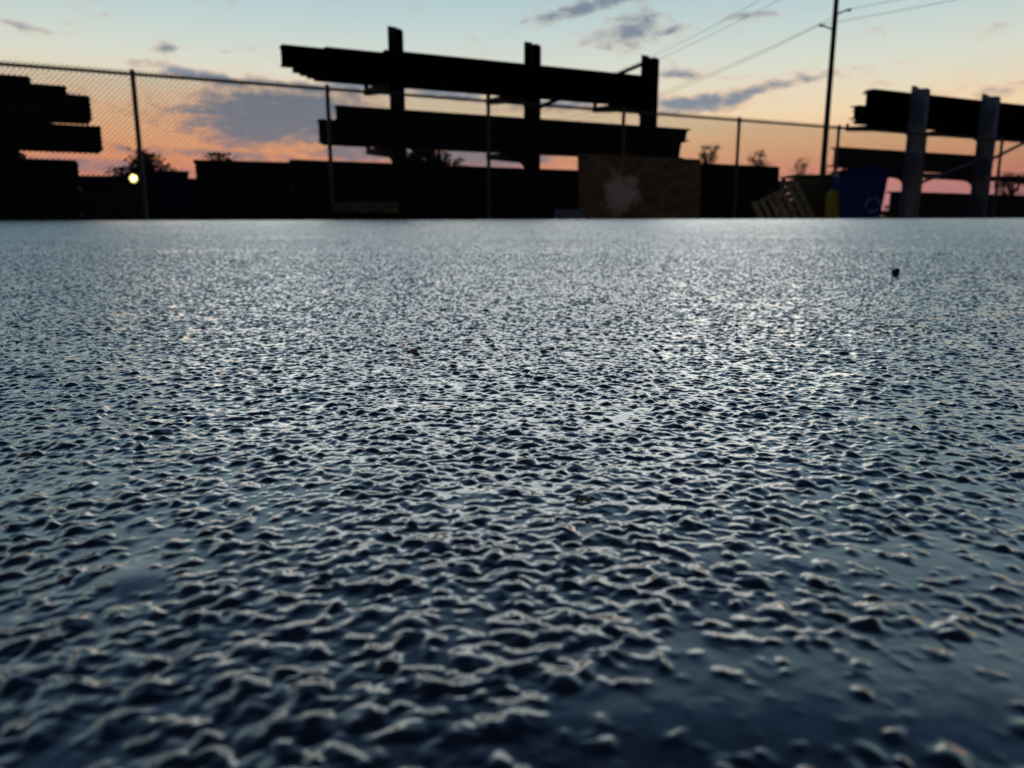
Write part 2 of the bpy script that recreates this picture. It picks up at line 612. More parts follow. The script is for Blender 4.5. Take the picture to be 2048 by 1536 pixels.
tile_me = make_tile()
yard = bpy.data.objects.new('asphalt_yard', tile_me)
COL.objects.link(yard)
yard['kind'] = 'structure'
yard.rotation_euler = (math.atan(SLOPE), -0.0024, 0)
first = True
for j in range(-1, CREST_ROW):
    for i in range(-7, 8):
        if i == 0 and j == 0:
            continue
        o = bpy.data.objects.new('asphalt_patch', tile_me)
        COL.objects.link(o)
        o.parent = yard
        o.location = (i * TILE, j * TILE, 0)
        o.scale.z = max(0.62, 1.0 - 0.07 * max(0, j - 1))   # worn smoother towards the crest


def gz(x, y):
    return SLOPE * y


# ------------------------------------------------------------------ chain link fence
FB = 13.5
rail_pts = [(265, 148), (655, 181.5), (981, 206), (1250, 224), (1480, 242), (1678, 256)]
a_post0, zr0 = AZ_(265, 148, FB)
a_post5, zr5 = AZ_(1678, 256, FB)
SP = (a_post5 - a_post0) / 5
ZR = 0.5 * (zr0 + zr5)
fence = empty('chain_link_fence', W(a_post0, FB, 0), RZ)
tag(fence, 'long galvanised chain link fence crossing the yard in front of the racks', 'fence')
T0, T1 = -4, 10
for t in range(T0, T1 + 1):
    p = MB()
    p.tube([(t * SP, 0, -0.2), (t * SP, 0, ZR - 0.02)], 0.036, 10)
    po = p.build('post', M['galv'], fence, smooth=False)
    c = MB()
    c.tube([(t * SP, 0, ZR - 0.02), (t * SP, 0, ZR + 0.02), (t * SP, 0, ZR + 0.055), (t * SP, 0, ZR + 0.075)], [0.042, 0.042, 0.034, 0.012], 10)
    c.build('post_cap', M['galv'], po)
for t in range(T0, T1):
    r_ = MB()
    r_.tube([(t * SP + 0.043, 0, ZR), ((t + 1) * SP - 0.043, 0, ZR)], 0.024, 8)
    r_.build('top_rail', M['galv'], fence)
    tw = MB()
    tw.tube([(t * SP + 0.04, -0.03, 0.06), ((t + 1) * SP - 0.04, -0.03, 0.06)], 0.003, 4)
    tw.build('tension_wire', M['wire'], fence)
    # woven wire: two families of diagonals with knuckled tips above the rail
    w_ = MB()
    P = 0.072
    zb, zt = 0.05, ZR + 0.055
    H = zt - zb
    x0, x1 = t * SP, (t + 1) * SP
    rad = 0.0050
    for sgn in (1, -1):
        off = 0.004 * sgn
        kk = int((x1 - x0 + H) / P) + 2
        for k in range(-kk, kk + 1):
            xa = x0 + k * P
            xb = xa + sgn * H
            # clip to the bay
            lo, hi = 0.0, 1.0
            dxx = xb - xa
            for lim, s in ((x0, 1), (x1, -1)):
                fa, fb_ = s * (xa - lim), s * (xb - lim)
                if fa < 0 and fb_ < 0:
                    lo, hi = 1, 0
                elif fa < 0:
                    lo = max(lo, fa / (fa - fb_))
                elif fb_ < 0:
                    hi = min(hi, fa / (fa - fb_))
            if hi - lo < 0.01:
                continue
            A = Vector((xa + dxx * lo, -0.03 + off, zb + H * lo))
            B = Vector((xa + dxx * hi, -0.03 + off, zb + H * hi))
            w_.tube([A, B], rad, 3, cap=False)
    mo = w_.build('chain_link_mesh', M['wire'], fence)
    mo['kind'] = 'stuff'

# ------------------------------------------------------------------ cantilever racks and the steel on them
RB = 15.0
a_c0, z_c0 = AZ_(790, 47, RB)
a_c2, z_c2 = AZ_(1301, 107, RB)
CD = (a_c2 - a_c0) / 2
ZC = 0.5 * (z_c0 + z_c2)           # top of the columns
FWD, FWT = 0.46, 0.17              # column depth across the rack, flange width along it


def ibeam_poly(h, w, tf, tw):
    return [(-w / 2, 0), (w / 2, 0), (w / 2, tf), (tw / 2, tf), (tw / 2, h - tf), (w / 2, h - tf), (w / 2, h), (-w / 2, h), (-w / 2, h - tf),
            (-tw / 2, h - tf), (-tw / 2, tf), (-w / 2, tf)]


# arm levels read at the rack's first column
Z_ARM1, Z_ARM2 = 3.02, 1.765
ASL = 0.065                        # arms rise towards their tips
ARM_L = 2.15


def rack(t_list, label, m, levels, braces, group=None):
    a0 = a_c0 + t_list[0] * CD
    root = empty('cantilever_rack', W(a0, RB, 0), RZ)
    tag(root, label, 'storage rack', group)
    for t in t_list:
        x = (t - t_list[0]) * CD
        # I-section column: flanges face across the rack, the web is seen from the side
        c = MB()
        c.box((x, -FWD / 2 + 0.012, ZC / 2 - 0.08), (FWT, 0.024, ZC - 0.16))
        c.box((x, FWD / 2 - 0.012, ZC / 2), (FWT, 0.024, ZC))
        c.box((x, 0, ZC / 2 - 0.06), (0.02, FWD - 0.048, ZC - 0.12))
        co = c.build('column', m, root)
        cp = MB()
        cp.prism([(-FWD / 2 + 0.03, ZC - 0.17), (FWD / 2 - 0.03, ZC - 0.17), (FWD / 2 - 0.03, ZC - 0.004), (FWD / 2 - 0.08, ZC - 0.03), (FWD / 2 - 0.16, ZC - 0.10),
                  (-FWD / 2 + 0.03, ZC - 0.13)], 0.12, Matrix.Translation((x, 0, 0)) @ Matrix.Rotation(R(90), 4, 'Z'))
        cp.build('top_plate', m, co)
        b = MB()
        M4 = Matrix.Translation((x, 0.75, 0)) @ Matrix.Rotation(R(0), 4, 'Z')
        b.prism(ibeam_poly(0.36, FWT, 0.02, 0.014), 2.7, M4)
        b.build('base', m, root)
        for zl in levels:
            a = MB()
            y0 = FWD / 2 + 0.003
            # tapering arm with a deep curved root
            prof_ = [(y0, zl), (y0 + ARM_L, zl + ASL * ARM_L), (y0 + ARM_L, zl + ASL * ARM_L - 0.12), (y0 + 1.0, zl - 0.12), (y0 + 0.30, zl - 0.20),
                     (y0 + 0.12, zl - 0.26), (y0 + 0.04, zl - 0.34), (y0, zl - 0.42)]
            a.prism(prof_, 0.12, Matrix.Translation((x, 0, 0)) @ Matrix.Rotation(R(90), 4, 'Z'))
            ao = a.build('arm', M['rack_dark'], root)
            s = MB()
            s.box((x, y0 + ARM_L - 0.012, zl + ASL * ARM_L + 0.05), (0.10, 0.02, 0.10))
            s.build('end_stop', M['rack_dark'], ao)
    for (ta, za, tb, zb) in braces:
        br = MB()
        xa, xb = (ta - t_list[0]) * CD, (tb - t_list[0]) * CD
        br.tube([(xa, 0.06, za), (xb, 0.06, zb)], 0.045, 6)
        br.build('brace', m, root)
    return root


def beam(px_l, y_top, px_r, h, b, w, label, group, m=None, ref=None, slant=0.0, a_l=None, a_r=None, z=None, name='steel_girder', kind='I'):
    """a length of steel lying along the racks; z comes from a pixel on its top edge at its visible end"""
    al = a_l if a_l is not None else AZ_(px_l, y_top, b - w / 2)[0]
    ar = a_r if a_r is not None else AZ_(px_r, y_top, b - w / 2)[0]
    L = ar - al
    mbm = MB()
    if kind == 'I':
        poly = ibeam_poly(h, w, max(0.016, h * 0.07), max(0.012, h * 0.05))
    else:
        poly = [(-w / 2, 0), (w / 2, 0), (w / 2, h), (-w / 2, h)]
    M4 = Matrix.Rotation(R(-90), 4, 'Z')
    mbm.prism(poly, L, Matrix.Translation((L / 2, 0, 0)) @ M4)
    if slant:
        for i, p in enumerate(mbm.v):
            if p[0] > L / 2:
                mbm.v[i] = (p[0] - slant * (1 - p[2] / h), p[1], p[2])
    o = mbm.build(name, m or M['steel'], None, loc=W(al, b, z))
    o.rotation_euler = (0, 0, RZ)
    tag(o, label, 'girder', group)
    return o


def rest(zl, b, w=0.30):
    return zl + ASL * (b + w / 2 - RB - FWD / 2) + 0.004


def zrow(px, py, b):
    return AZ_(px, py, b)[1]


zb_ = [zrow(*p) for p in ((1285, 120, RB), (1085, 222, RB))]
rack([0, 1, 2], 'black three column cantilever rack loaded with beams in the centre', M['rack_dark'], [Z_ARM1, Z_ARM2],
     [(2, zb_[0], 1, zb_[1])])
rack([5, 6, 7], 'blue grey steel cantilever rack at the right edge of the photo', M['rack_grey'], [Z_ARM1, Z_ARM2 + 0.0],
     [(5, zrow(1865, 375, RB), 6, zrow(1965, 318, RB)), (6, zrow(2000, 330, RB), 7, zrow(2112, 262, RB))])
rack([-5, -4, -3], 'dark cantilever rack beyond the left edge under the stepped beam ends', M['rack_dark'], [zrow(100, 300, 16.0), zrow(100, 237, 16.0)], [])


def stack(z0, hs):
    out = []
    for h in hs:
        out.append((z0, h))
        z0 += h + 0.003
    return out


# centre rack, upper level: thin lower layer stops short, the upper layer overhangs to the left
g1 = 'beams on the upper arms of the centre rack'
hl = 0.085
BS = (15.46, 15.80, 16.14, 16.48)
ROW = ('front', 'second from front', 'third from front', 'rearmost')
for i, b in enumerate(BS):
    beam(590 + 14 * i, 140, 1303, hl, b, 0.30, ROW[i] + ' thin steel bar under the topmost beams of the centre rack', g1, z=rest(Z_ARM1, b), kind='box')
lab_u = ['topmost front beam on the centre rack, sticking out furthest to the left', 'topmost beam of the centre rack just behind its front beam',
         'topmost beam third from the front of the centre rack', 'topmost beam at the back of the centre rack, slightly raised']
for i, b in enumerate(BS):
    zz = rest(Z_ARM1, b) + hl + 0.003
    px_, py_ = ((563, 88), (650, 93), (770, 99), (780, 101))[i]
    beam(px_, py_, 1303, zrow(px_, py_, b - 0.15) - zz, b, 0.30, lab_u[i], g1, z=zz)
# centre rack, middle level
hl, hu = 0.41, 0.272
g2 = 'beams on the middle arms of the centre rack'
for i, b in enumerate(BS):
    beam(640 + (0, 5, 12, 8)[i], 250, 1372 - 4 * i, hl, b, 0.30, ROW[i] + ' lower layer beam on the middle arms of the centre rack', g2, z=rest(Z_ARM2, b), slant=0.06)
for i, b in enumerate(BS[:3]):
    beam(675 + (0, 4, 9)[i], 230, 1384 - 5 * i, hu, b, 0.30, ROW[i] + ' upper layer beam on the middle arms of the centre rack', g2, z=rest(Z_ARM2, b) + hl + 0.003, slant=0.05)
# centre rack, base level
zc = zrow(580, 319, 15.45)
g3 = 'beams on the feet of the centre rack'
hb = (zc - 0.37) / 2
for i, b in enumerate((15.46, 15.80, 16.14)):
    for k in range(2):
        beam(582 + 9 * i, 320, 1560, hb - 0.003, b, 0.30, ROW[i] + (' lower', ' upper')[k] + ' dark steel beam piled on the feet of the centre rack', g3, z=0.365 + k * hb)

# right rack
g4 = 'beams on the upper arms of the right rack'
a_end = a_c0 + 8.1 * CD
hl, hu = 0.325, 0.44
for i, b in enumerate(BS):
    beam(1717 + (0, 10, 4, 8)[i], 225, 0, hl, b, 0.30, ROW[i] + ' lower layer beam on the upper arms of the right rack', g4, z=rest(Z_ARM1, b), a_r=a_end + 0.1 * i)
for i, b in enumerate(BS[:3]):
    beam(1746 + (0, -4, 6)[i], 190, 0, hu - 0.01 * i, b, 0.30, ROW[i] + ' upper layer beam on the upper arms of the right rack', g4, z=rest(Z_ARM1, b) + hl + 0.003, a_r=a_end - 0.1 * i)
g5 = 'beams on the lower arms of the right rack'
for i, b in enumerate(BS[:3]):
    beam(1678 + 12 * i, 300, 0, 0.49, b, 0.30, ROW[i] + ' dark steel beam on the lower arms of the right rack', g5, z=rest(Z_ARM2, b), a_r=AZ_(1968, 330, 15.3)[0] + 0.02 * i)
g6 = 'beams on the feet of the right rack'
hb = (zrow(1920, 386, 15.3) - 0.37) / 2
for i, b in enumerate(BS[:3]):
    for k in range(2):
        beam(1790 + 6 * i, 390, 0, hb - 0.003, b, 0.30, ROW[i] + (' lower', ' upper')[k] + ' dark steel beam piled on the feet of the right rack', g6, z=0.365 + k * hb, a_r=a_end - 0.2 * k)

# left rack: stepped ends
left_specs = [
    (200, 298, 252, 'dark steel beam reaching furthest right on the left rack, below the sky gap'),
    (178, 236, 191, 'dark beam just above the narrow sky gap on the left rack'),
    (130, 190, 171, 'dark beam second from the top of the stepped left stack'),
    (57, 170, 152, 'short topmost dark beam of the stepped stack at the left edge'),
]
a_l0 = a_c0 - 5.4 * CD
for (pr, yb, yt, lab), lab2 in zip(left_specs, ('longest lower beam of the left rack', 'beam above the sky gap at left', 'second highest beam of the left stack', 'topmost left edge beam')):
    ar, zt = AZ_(pr, yt, 15.35)
    zb = AZ_(pr, yb, 15.35)[1]
    for i, b in enumerate((15.5, 15.84, 16.18)):
        beam(0, 0, 0, zt - zb - 0.004, b, 0.30, lab if i == 0 else ROW[i] + ' row beam behind the ' + lab2,
             'beams on the left rack', z=zb + 0.002, a_l=a_l0 - 0.1 * i, a_r=ar - 0.05 * i)
ar, zt = AZ_(150, 319, 15.35)
for i, b in enumerate((15.5, 15.84)):
    for k in range(2):
        beam(0, 0, 0, (zt - 0.37) / 2 - 0.003, b, 0.30, ROW[i] + (' lower', ' upper')[k] + ' dark beam on the feet of the left rack', 'beams at the foot of the left rack',
             z=0.365 + k * (zt - 0.37) / 2, a_l=a_l0, a_r=ar)


# timber bearers that fill the gaps between the layers on the left rack
for (pr, yb, yt, lab) in ((97, 250, 237, 'short dark timber bearer closing the left end of the narrow sky gap'),
                          (34, 317, 299, 'short dark timber bearer under the longest beam at the left edge')):
    ar, zt = AZ_(pr, yt, 15.35)
    zb = AZ_(pr, yb, 15.35)[1]
    o = beam(0, 0, 0, zt - zb - 0.012, 15.84, 0.98, lab, 'bearers on the left rack', z=zb + 0.006, a_l=ar - 2.2, a_r=ar, name='timber_bearer', kind='box')
    o['category'] = 'timber'


# ------------------------------------------------------------------ boxes standing in the yard
def box_thing(name, px_l, px_r, y_top, Yd, depth, label, cat, m, ribs=0, zb=0.0):
    A, B = at(px_l, y_top, Yd), at(px_r, y_top, Yd)
    h = A.z - zb
    w = B.x - A.x
    cx_ = A.x + w / 2
    root = empty(name, (cx_, Yd, zb), math.atan2(-cx_, Yd))
    tag(root, label, cat)
    b = MB(); b.box((0, depth / 2, h / 2 - 0.05), (w, depth, h - 0.1)); b.build('body', m, root)
    l = MB(); l.box((0, depth / 2, h - 0.045), (w + 0.06, depth + 0.06, 0.085)); l.build('rim', m, root, bevel=0.01)
    for k in range(ribs):
        x = -w / 2 + (k + 0.5) * w / ribs
        r_ = MB(); r_.box((x, -0.032, h / 2 - 0.06), (0.08, 0.06, h - 0.14)); r_.build('rib', m, root)
    for s in (-1, 1):
        f = MB(); f.box((s * (w / 2 - 0.15), depth / 2, 0.0), (0.12, depth - 0.1, 0.16)); f.build('skid', m, root)
    return root


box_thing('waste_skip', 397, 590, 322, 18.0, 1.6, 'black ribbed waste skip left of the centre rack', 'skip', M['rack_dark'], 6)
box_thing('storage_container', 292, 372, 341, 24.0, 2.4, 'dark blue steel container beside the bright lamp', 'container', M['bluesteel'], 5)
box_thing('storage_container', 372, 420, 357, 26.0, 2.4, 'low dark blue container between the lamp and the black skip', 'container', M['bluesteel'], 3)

# a dark stack of timber beyond the fence, right of the plywood
A = AZ_(1395, 328, 14.4)
Bq = AZ_(1552, 330, 14.4)
hh = A[1]
nrow = 5
for k in range(nrow):
    beam(0, 0, 0, hh / nrow - 0.004, 14.4, 0.5, ('bottom', 'second lowest', 'middle', 'second highest', 'topmost')[k] + ' dark squared timber of the pile right of the plywood', 'timbers piled behind the fence',
         m=M['steel'], z=k * hh / nrow + 0.001, a_l=A[0] + 0.05 * ((k * 7) % 3), a_r=Bq[0] - 0.06 * ((k * 5) % 3), name='squared_timber', kind='box')['category'] = 'timber'

# plywood sheet leaning on the fence
al, zt = AZ_(1163, 306, 13.25)
ar, _ = AZ_(1410, 318, 13.25)
pl = MB()
L = ar - al
lean = 0.10
Hs = math.hypot(zt, lean)
Mx = Matrix.Rotation(-math.atan2(lean, zt), 4, 'X')
pl.box((0, 0, Hs / 2), (L, 0.022, Hs))
plo = pl.build('plywood_sheet', M['ply'], None, loc=W((al + ar) / 2, 13.30, 0.004), bevel=0.003)
plo.rotation_euler = (-math.atan2(lean, zt), 0, RZ)
tag(plo, 'large brown plywood sheet with a pale round stain leaning on the fence', 'plywood')


def plank(px_l, px_r, py, Yd, h, depth, label, m, name='timber_plank', cat='plank', zb=None):
    A, B = at(px_l, py, Yd), at(px_r, py, Yd)
    z0 = A.z - h if zb is None else zb
    o = MB()
    o.box((0, 0, h / 2), (B.x - A.x, depth, h))
    ob = o.build(name, m, None, loc=((A.x + B.x) / 2, Yd + depth / 2, z0), bevel=0.006)
    return tag(ob, label, cat)


# bearers and things lying low behind the crest of the yard
for (px_l, px_r, py, Yd, h, m, lab, nm, ct) in (
        (668, 792, 404, 13.2, 0.12, M['crate'], 'pale brown timber plank lying low at the foot of a fence post', 'timber_plank', 'plank'),
        (1110, 1168, 419, 12.2, 0.16, M['concrete'], 'small pale grey concrete block left of the plywood sheet', 'concrete_block', 'block')):
    A = at(px_l, py, Yd)
    o = plank(px_l, px_r, py, Yd, A.z, 0.22, lab, m, nm, ct, zb=0.0)
A = at(400, 425, 11.6)
B = at(955, 428, 11.6)
o = MB()
o.prism(ibeam_poly(A.z, 0.2, 0.02, 0.014), B.x - A.x, Matrix.Rotation(R(-90), 4, 'Z'))
o = o.build('steel_girder', M['red'], None, loc=((A.x + B.x) / 2, 11.6, 0.0))
tag(o, 'long dark red steel beam lying low along the far edge of the asphalt', 'girder')

# olive crate with pallets leaning on it
cr_p = at(1640, 352, 14.2)
cw, cd, chh = 0.95, 0.7, cr_p.z
cr = empty('wooden_crate', (cr_p.x, 14.2, 0))
tag(cr, 'olive brown slatted wooden crate behind the leaning pallet beside the blue bin', 'crate')
ns = 8
for k in range(ns):
    b = MB(); b.box((0, 0, 0.05 + (k + 0.5) * (chh - 0.1) / ns), (cw, 0.022, (chh - 0.1) / ns - 0.02)); b.build('slat', M['crate'], cr)
    for s in (-1, 1):
        b = MB(); b.box((s * cw / 2, cd / 2, 0.05 + (k + 0.5) * (chh - 0.1) / ns), (0.022, cd - 0.03, (chh - 0.1) / ns - 0.02)); b.build('slat', M['crate'], cr)
for sx in (-1, 1):
    for yy in (0.04, cd - 0.04):
        b = MB(); b.box((sx * (cw / 2 - 0.05), yy, chh / 2), (0.06, 0.05, chh)); b.build('corner_post', M['crate'], cr)
b = MB(); b.box((0, 0.03, chh / 2), (cw - 0.05, 0.012, chh - 0.06)); b.build('lining', M['crate'], cr)
b = MB(); b.box((0, cd / 2, chh + 0.012), (cw + 0.04, cd + 0.04, 0.022)); b.build('lid', M['crate'], cr)


def pallet(loc, rot, label):
    root = empty('wooden_pallet', loc)
    root.rotation_euler = rot
    root.scale = (0.8, 0.8, 0.72)
    tag(root, label, 'pallet', 'pallets leaning beside the blue bin')
    for k in range(7):
        b = MB(); b.box((-0.5 + k * 1.0 / 6, -0.055, 0.6), (0.095, 0.018, 1.18)); b.build('slat', M['wood'], root)
    for zz in (0.06, 0.6, 1.14):
        b = MB(); b.box((0, 0, zz), (1.1, 0.09, 0.04)); b.build('stringer', M['wood'], root)
    for k in (0, 3, 6):
        b = MB(); b.box((-0.5 + k * 1.0 / 6, 0.055, 0.6), (0.095, 0.018, 1.18)); b.build('slat', M['wood'], root)
    return root


pp = at(1590, 437, 13.55)
pallet((pp.x + 0.06, 13.62, 0.02), (R(-14), R(-26), R(4)), 'weathered slatted pallet tipped over and leaning on the olive crate')

# yellow can
yp = at(1677, 376, 13.3)
yc = empty('jerry_can', (yp.x, 13.3, 0))
tag(yc, 'tall yellow plastic can standing between the crate and the blue bin', 'can')
b = MB(); b.box((0, 0.11, yp.z / 2 - 0.03), (0.24, 0.22, yp.z - 0.06)); b.build('body', M['yellow'], yc, bevel=0.03)
b = MB(); b.tube([(-0.06, 0.11, yp.z - 0.062), (-0.06, 0.11, yp.z)], 0.03, 12); b.build('cap', M['yellow'], yc)
b = MB(); b.tube([(0.0, 0.11, yp.z - 0.065), (0.02, 0.11, yp.z - 0.02), (0.09, 0.11, yp.z - 0.02), (0.105, 0.11, yp.z - 0.065)], 0.012, 8); b.build('handle', M['yellow'], yc)

# blue wheeled bin
bp = at(1728, 336, 13.2)
bh = bp.z
bin_ = empty('wheeled_bin', (bp.x, 13.2, 0), R(-14))
tag(bin_, 'blue plastic wheeled recycling bin with a pale arrow symbol', 'bin')
tp, bt = 0.80 / 2, 0.60 / 2
b = MB()
vs = []
for (s, z) in ((bt, 0.05), (tp * 0.96, bh - 0.12), (tp, bh - 0.11), (tp, bh - 0.05)):
    for (sx, sy) in ((-1, -1), (1, -1), (1, 1), (-1, 1)):
        vs.append((sx * s, sy * s * 1.05 + 0.35, z))
fs = [(0, 3, 2, 1)]
for i in range(3):
    for k in range(4):
        fs.append((i * 4 + k, i * 4 + (k + 1) % 4, i * 4 + 4 + (k + 1) % 4, i * 4 + 4 + k))
fs.append((12, 13, 14, 15))
b.add(vs, fs)
b.build('body', M['blue'], bin_, bevel=0.02)
b = MB()
vs, fs = [], []
nx_ = 10
for j, yy in enumerate((-0.10, 0.82)):
    for i in range(nx_ + 1):
        f = -1 + 2 * i / nx_
        vs.append((f * (tp + 0.03), yy, bh - 0.045 + 0.05 * (1 - f * f)))
for j, yy in enumerate((-0.10, 0.82)):
    for i in range(nx_ + 1):
        f = -1 + 2 * i / nx_
        vs.append((f * (tp + 0.03), yy, bh - 0.048))
k1 = nx_ + 1
for i in range(nx_):
    fs.append((i, i + 1, k1 + i + 1, k1 + i))
    fs.append((2 * k1 + i, 3 * k1 + i, 3 * k1 + i + 1, 2 * k1 + i + 1))
    fs.append((i, 2 * k1 + i, 2 * k1 + i + 1, i + 1))
    fs.append((k1 + i, k1 + i + 1, 3 * k1 + i + 1, 3 * k1 + i))
fs += [(0, k1, 3 * k1, 2 * k1), (nx_, 2 * k1 + nx_, 3 * k1 + nx_, k1 + nx_)]
b.add(vs, fs)
b.build('lid', M['blue'], bin_)
b = MB(); b.tube([(-0.3, 0.80, bh - 0.12), (-0.3, 0.88, bh - 0.10), (0.3, 0.88, bh - 0.10), (0.3, 0.80, bh - 0.12)], 0.016, 8); b.build('handle', M['blue'], bin_)
for s in (-1, 1):
    b = MB(); b.tube([(s * 0.30, 0.70, 0.13), (s * 0.36, 0.70, 0.13)], 0.13, 18); b.build('wheel', M['black'], bin_)
# three chasing arrows printed on the front
front_y = lambda z: 0.35 - 1.05 * (bt + (tp * 0.96 - bt) * (z - 0.05) / (bh - 0.17))
zc_ = bh * 0.47
b = MB()
for k in range(3):
    w0 = R(90 + 120 * k)
    def pt(r, w):
        x, z = 0.19 + 0.8 * r * math.cos(w), zc_ + 0.8 * r * math.sin(w)
        return (x, front_y(z) - 0.004, z)
    segs = 6
    vs, fs = [], []
    for i in range(segs + 1):
        w = w0 - R(75) * i / segs
        vs += [pt(0.11, w), pt(0.165, w)]
    for i in range(segs):
        fs.append((2 * i, 2 * i + 1, 2 * i + 3, 2 * i + 2))
    we = w0 - R(75)
    o_ = len(vs)
    vs += [pt(0.075, we), pt(0.20, we), pt(0.137, we - R(32))]
    fs.append((o_, o_ + 1, o_ + 2))
    b.add(vs, fs)
b.build('recycling_symbol', M['white'], bin_)

# ------------------------------------------------------------------ buildings, lamp and far things
wb = at(150, 352, 42)
we_ = at(300, 352, 42)
bw = we_.x - wb.x + 10
bl = empty('low_workshop', (wb.x + bw / 2 - 9, 42, 0))
tag(bl, 'low flat roofed workshop behind the lamp at the left', 'building')
b = MB(); b.box((0, 5, wb.z / 2 - 0.1), (bw, 10, wb.z - 0.2)); b.build('wall', M['wall'], bl)
b = MB(); b.box((0, 5, wb.z - 0.1 + 0.0015), (bw + 0.6, 10.6, 0.2)); b.build('roof', M['wall'], bl)
vp = at(205, 328, 42)
b = MB(); b.tube([(vp.x - bl.location.x, 2, wb.z), (vp.x - bl.location.x, 2, vp.z - 0.15)], 0.10, 10); vo = b.build('vent_pipe', M['wall'], bl)
b = MB(); b.tube([(vp.x - bl.location.x, 2, vp.z - 0.15), (vp.x - bl.location.x, 2, vp.z)], [0.2, 0.14], 10); b.build('cowl', M['wall'], vo)
# lit flood lamp on a short mast
lp = at(268, 357, 22)
lamp = empty('flood_lamp', (lp.x, 22, 0))
tag(lamp, 'lit yellow white flood lamp on a short mast beside the left fence post', 'lamp')
b = MB(); b.tube([(0, 0.12, -0.1), (0, 0.12, lp.z)], 0.04, 8); b.build('mast', M['pole'], lamp)
b = MB(); b.box((0, 0.05, lp.z), (0.36, 0.12, 0.30)); ho = b.build('housing', M['pole'], lamp, bevel=0.02)
em = bpy.data.materials.new('lamp_glow')
em.use_nodes = True
qe = em.node_tree.nodes['Principled BSDF']
qe.inputs['Base Color'].default_value = (1, 0.95, 0.7, 1)
qe.inputs['Emission Color'].default_value = (1.0, 0.88, 0.32, 1)
qe.inputs['Emission Strength'].default_value = 8.0
b = MB()
b.tube([(0, -0.030, lp.z), (0, -0.07, lp.z)], [0.08, 0.055], 16)
b.build('lens', em, ho)
rg = em.copy()  # dimmer yellow emission that imitates the halo around the lit lens
rg.name = 'lamp_halo_glow'
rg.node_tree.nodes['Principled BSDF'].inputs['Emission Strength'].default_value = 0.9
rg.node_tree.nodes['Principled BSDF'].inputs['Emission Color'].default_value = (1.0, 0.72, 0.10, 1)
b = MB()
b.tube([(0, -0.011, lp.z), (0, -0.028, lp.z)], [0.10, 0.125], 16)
b.build('halo_ring', rg, ho)  # glowing ring added behind the lens in place of a halo

# utility poles and wires
PY = 45.0
p1 = at(1657, 200, PY)


def util_pole(x, y, h, lean, label, arms):
    root = empty('utility_pole', (x, y, 0))
    tag(root, label, 'utility pole', 'utility poles')
    b = MB(); b.tube([(0, 0, -0.3), (0, 0, h * 0.5), (0, 0, h)], [0.17, 0.145, 0.12], 12); b.build('shaft', M['pole'], root)
    for (dx, dz) in arms:
        b = MB(); b.tube([(0, 0, dz), (dx * 0.85, 0, dz + 0.22)], 0.045, 6); ao = b.build('arm', M['pole'], root)
        pts = [(dx * 0.85, 0, dz + 0.22), (dx * 0.95, 0, dz + 0.22), (dx * 1.15, 0, dz + 0.24)]
        b = MB(); b.tube(pts, [0.06, 0.085, 0.055], 8); b.build('insulator', M['pole'], ao)
    return root


zlo = at(1660, 52, PY).z
zhi = at(1668, 21, PY).z
zt_ = zhi + 3.4
arms1 = [(-0.75, zlo - 0.2), (0.75, zhi - 0.2), (-0.75, zhi + 2.2), (0.75, zhi + 2.4)]
util_pole(p1.x, PY, zt_ + 1.0, 0, 'tall thin utility pole rising out of the photo top left of the right rack', arms1)
p2 = Vector((at(1066, 250, 88).x, 88.0, 0))
util_pole(p2.x, 88.0, zt_ + 1.0, 0, 'distant utility pole hidden in line with the middle rack column', arms1)
p3 = Vector((33.0, 27.0, 0))
util_pole(p3.x, 27.0, zt_ + 1.0, 0, 'utility pole out of view to the right carrying the wires on', arms1)


def cable(A, B, sag, label):
    pts = []
    for i in range(25):
        t = i / 24
        p = A.lerp(B, t)
        p.z -= sag * 4 * t * (1 - t)
        pts.append(p - A)
    b = MB(); b.tube(pts, 0.013, 5)
    o = b.build('overhead_wire', M['pole'], None, loc=A)
    tag(o, label, 'wire', 'overhead wires')


names = ['lower', 'middle', 'upper', 'top']
for i, (dx, dz) in enumerate(arms1):
    e = Vector((dx, 0, dz + 0.28))
    P1 = Vector((p1.x, PY, 0)) + e
    cable(P1, p2 + e, 1.2, 'thin %s overhead wire running down left from the utility pole' % names[i])
    cable(P1, p3 + e, 0.25, 'thin %s overhead wire running up right from the utility pole' % names[i])


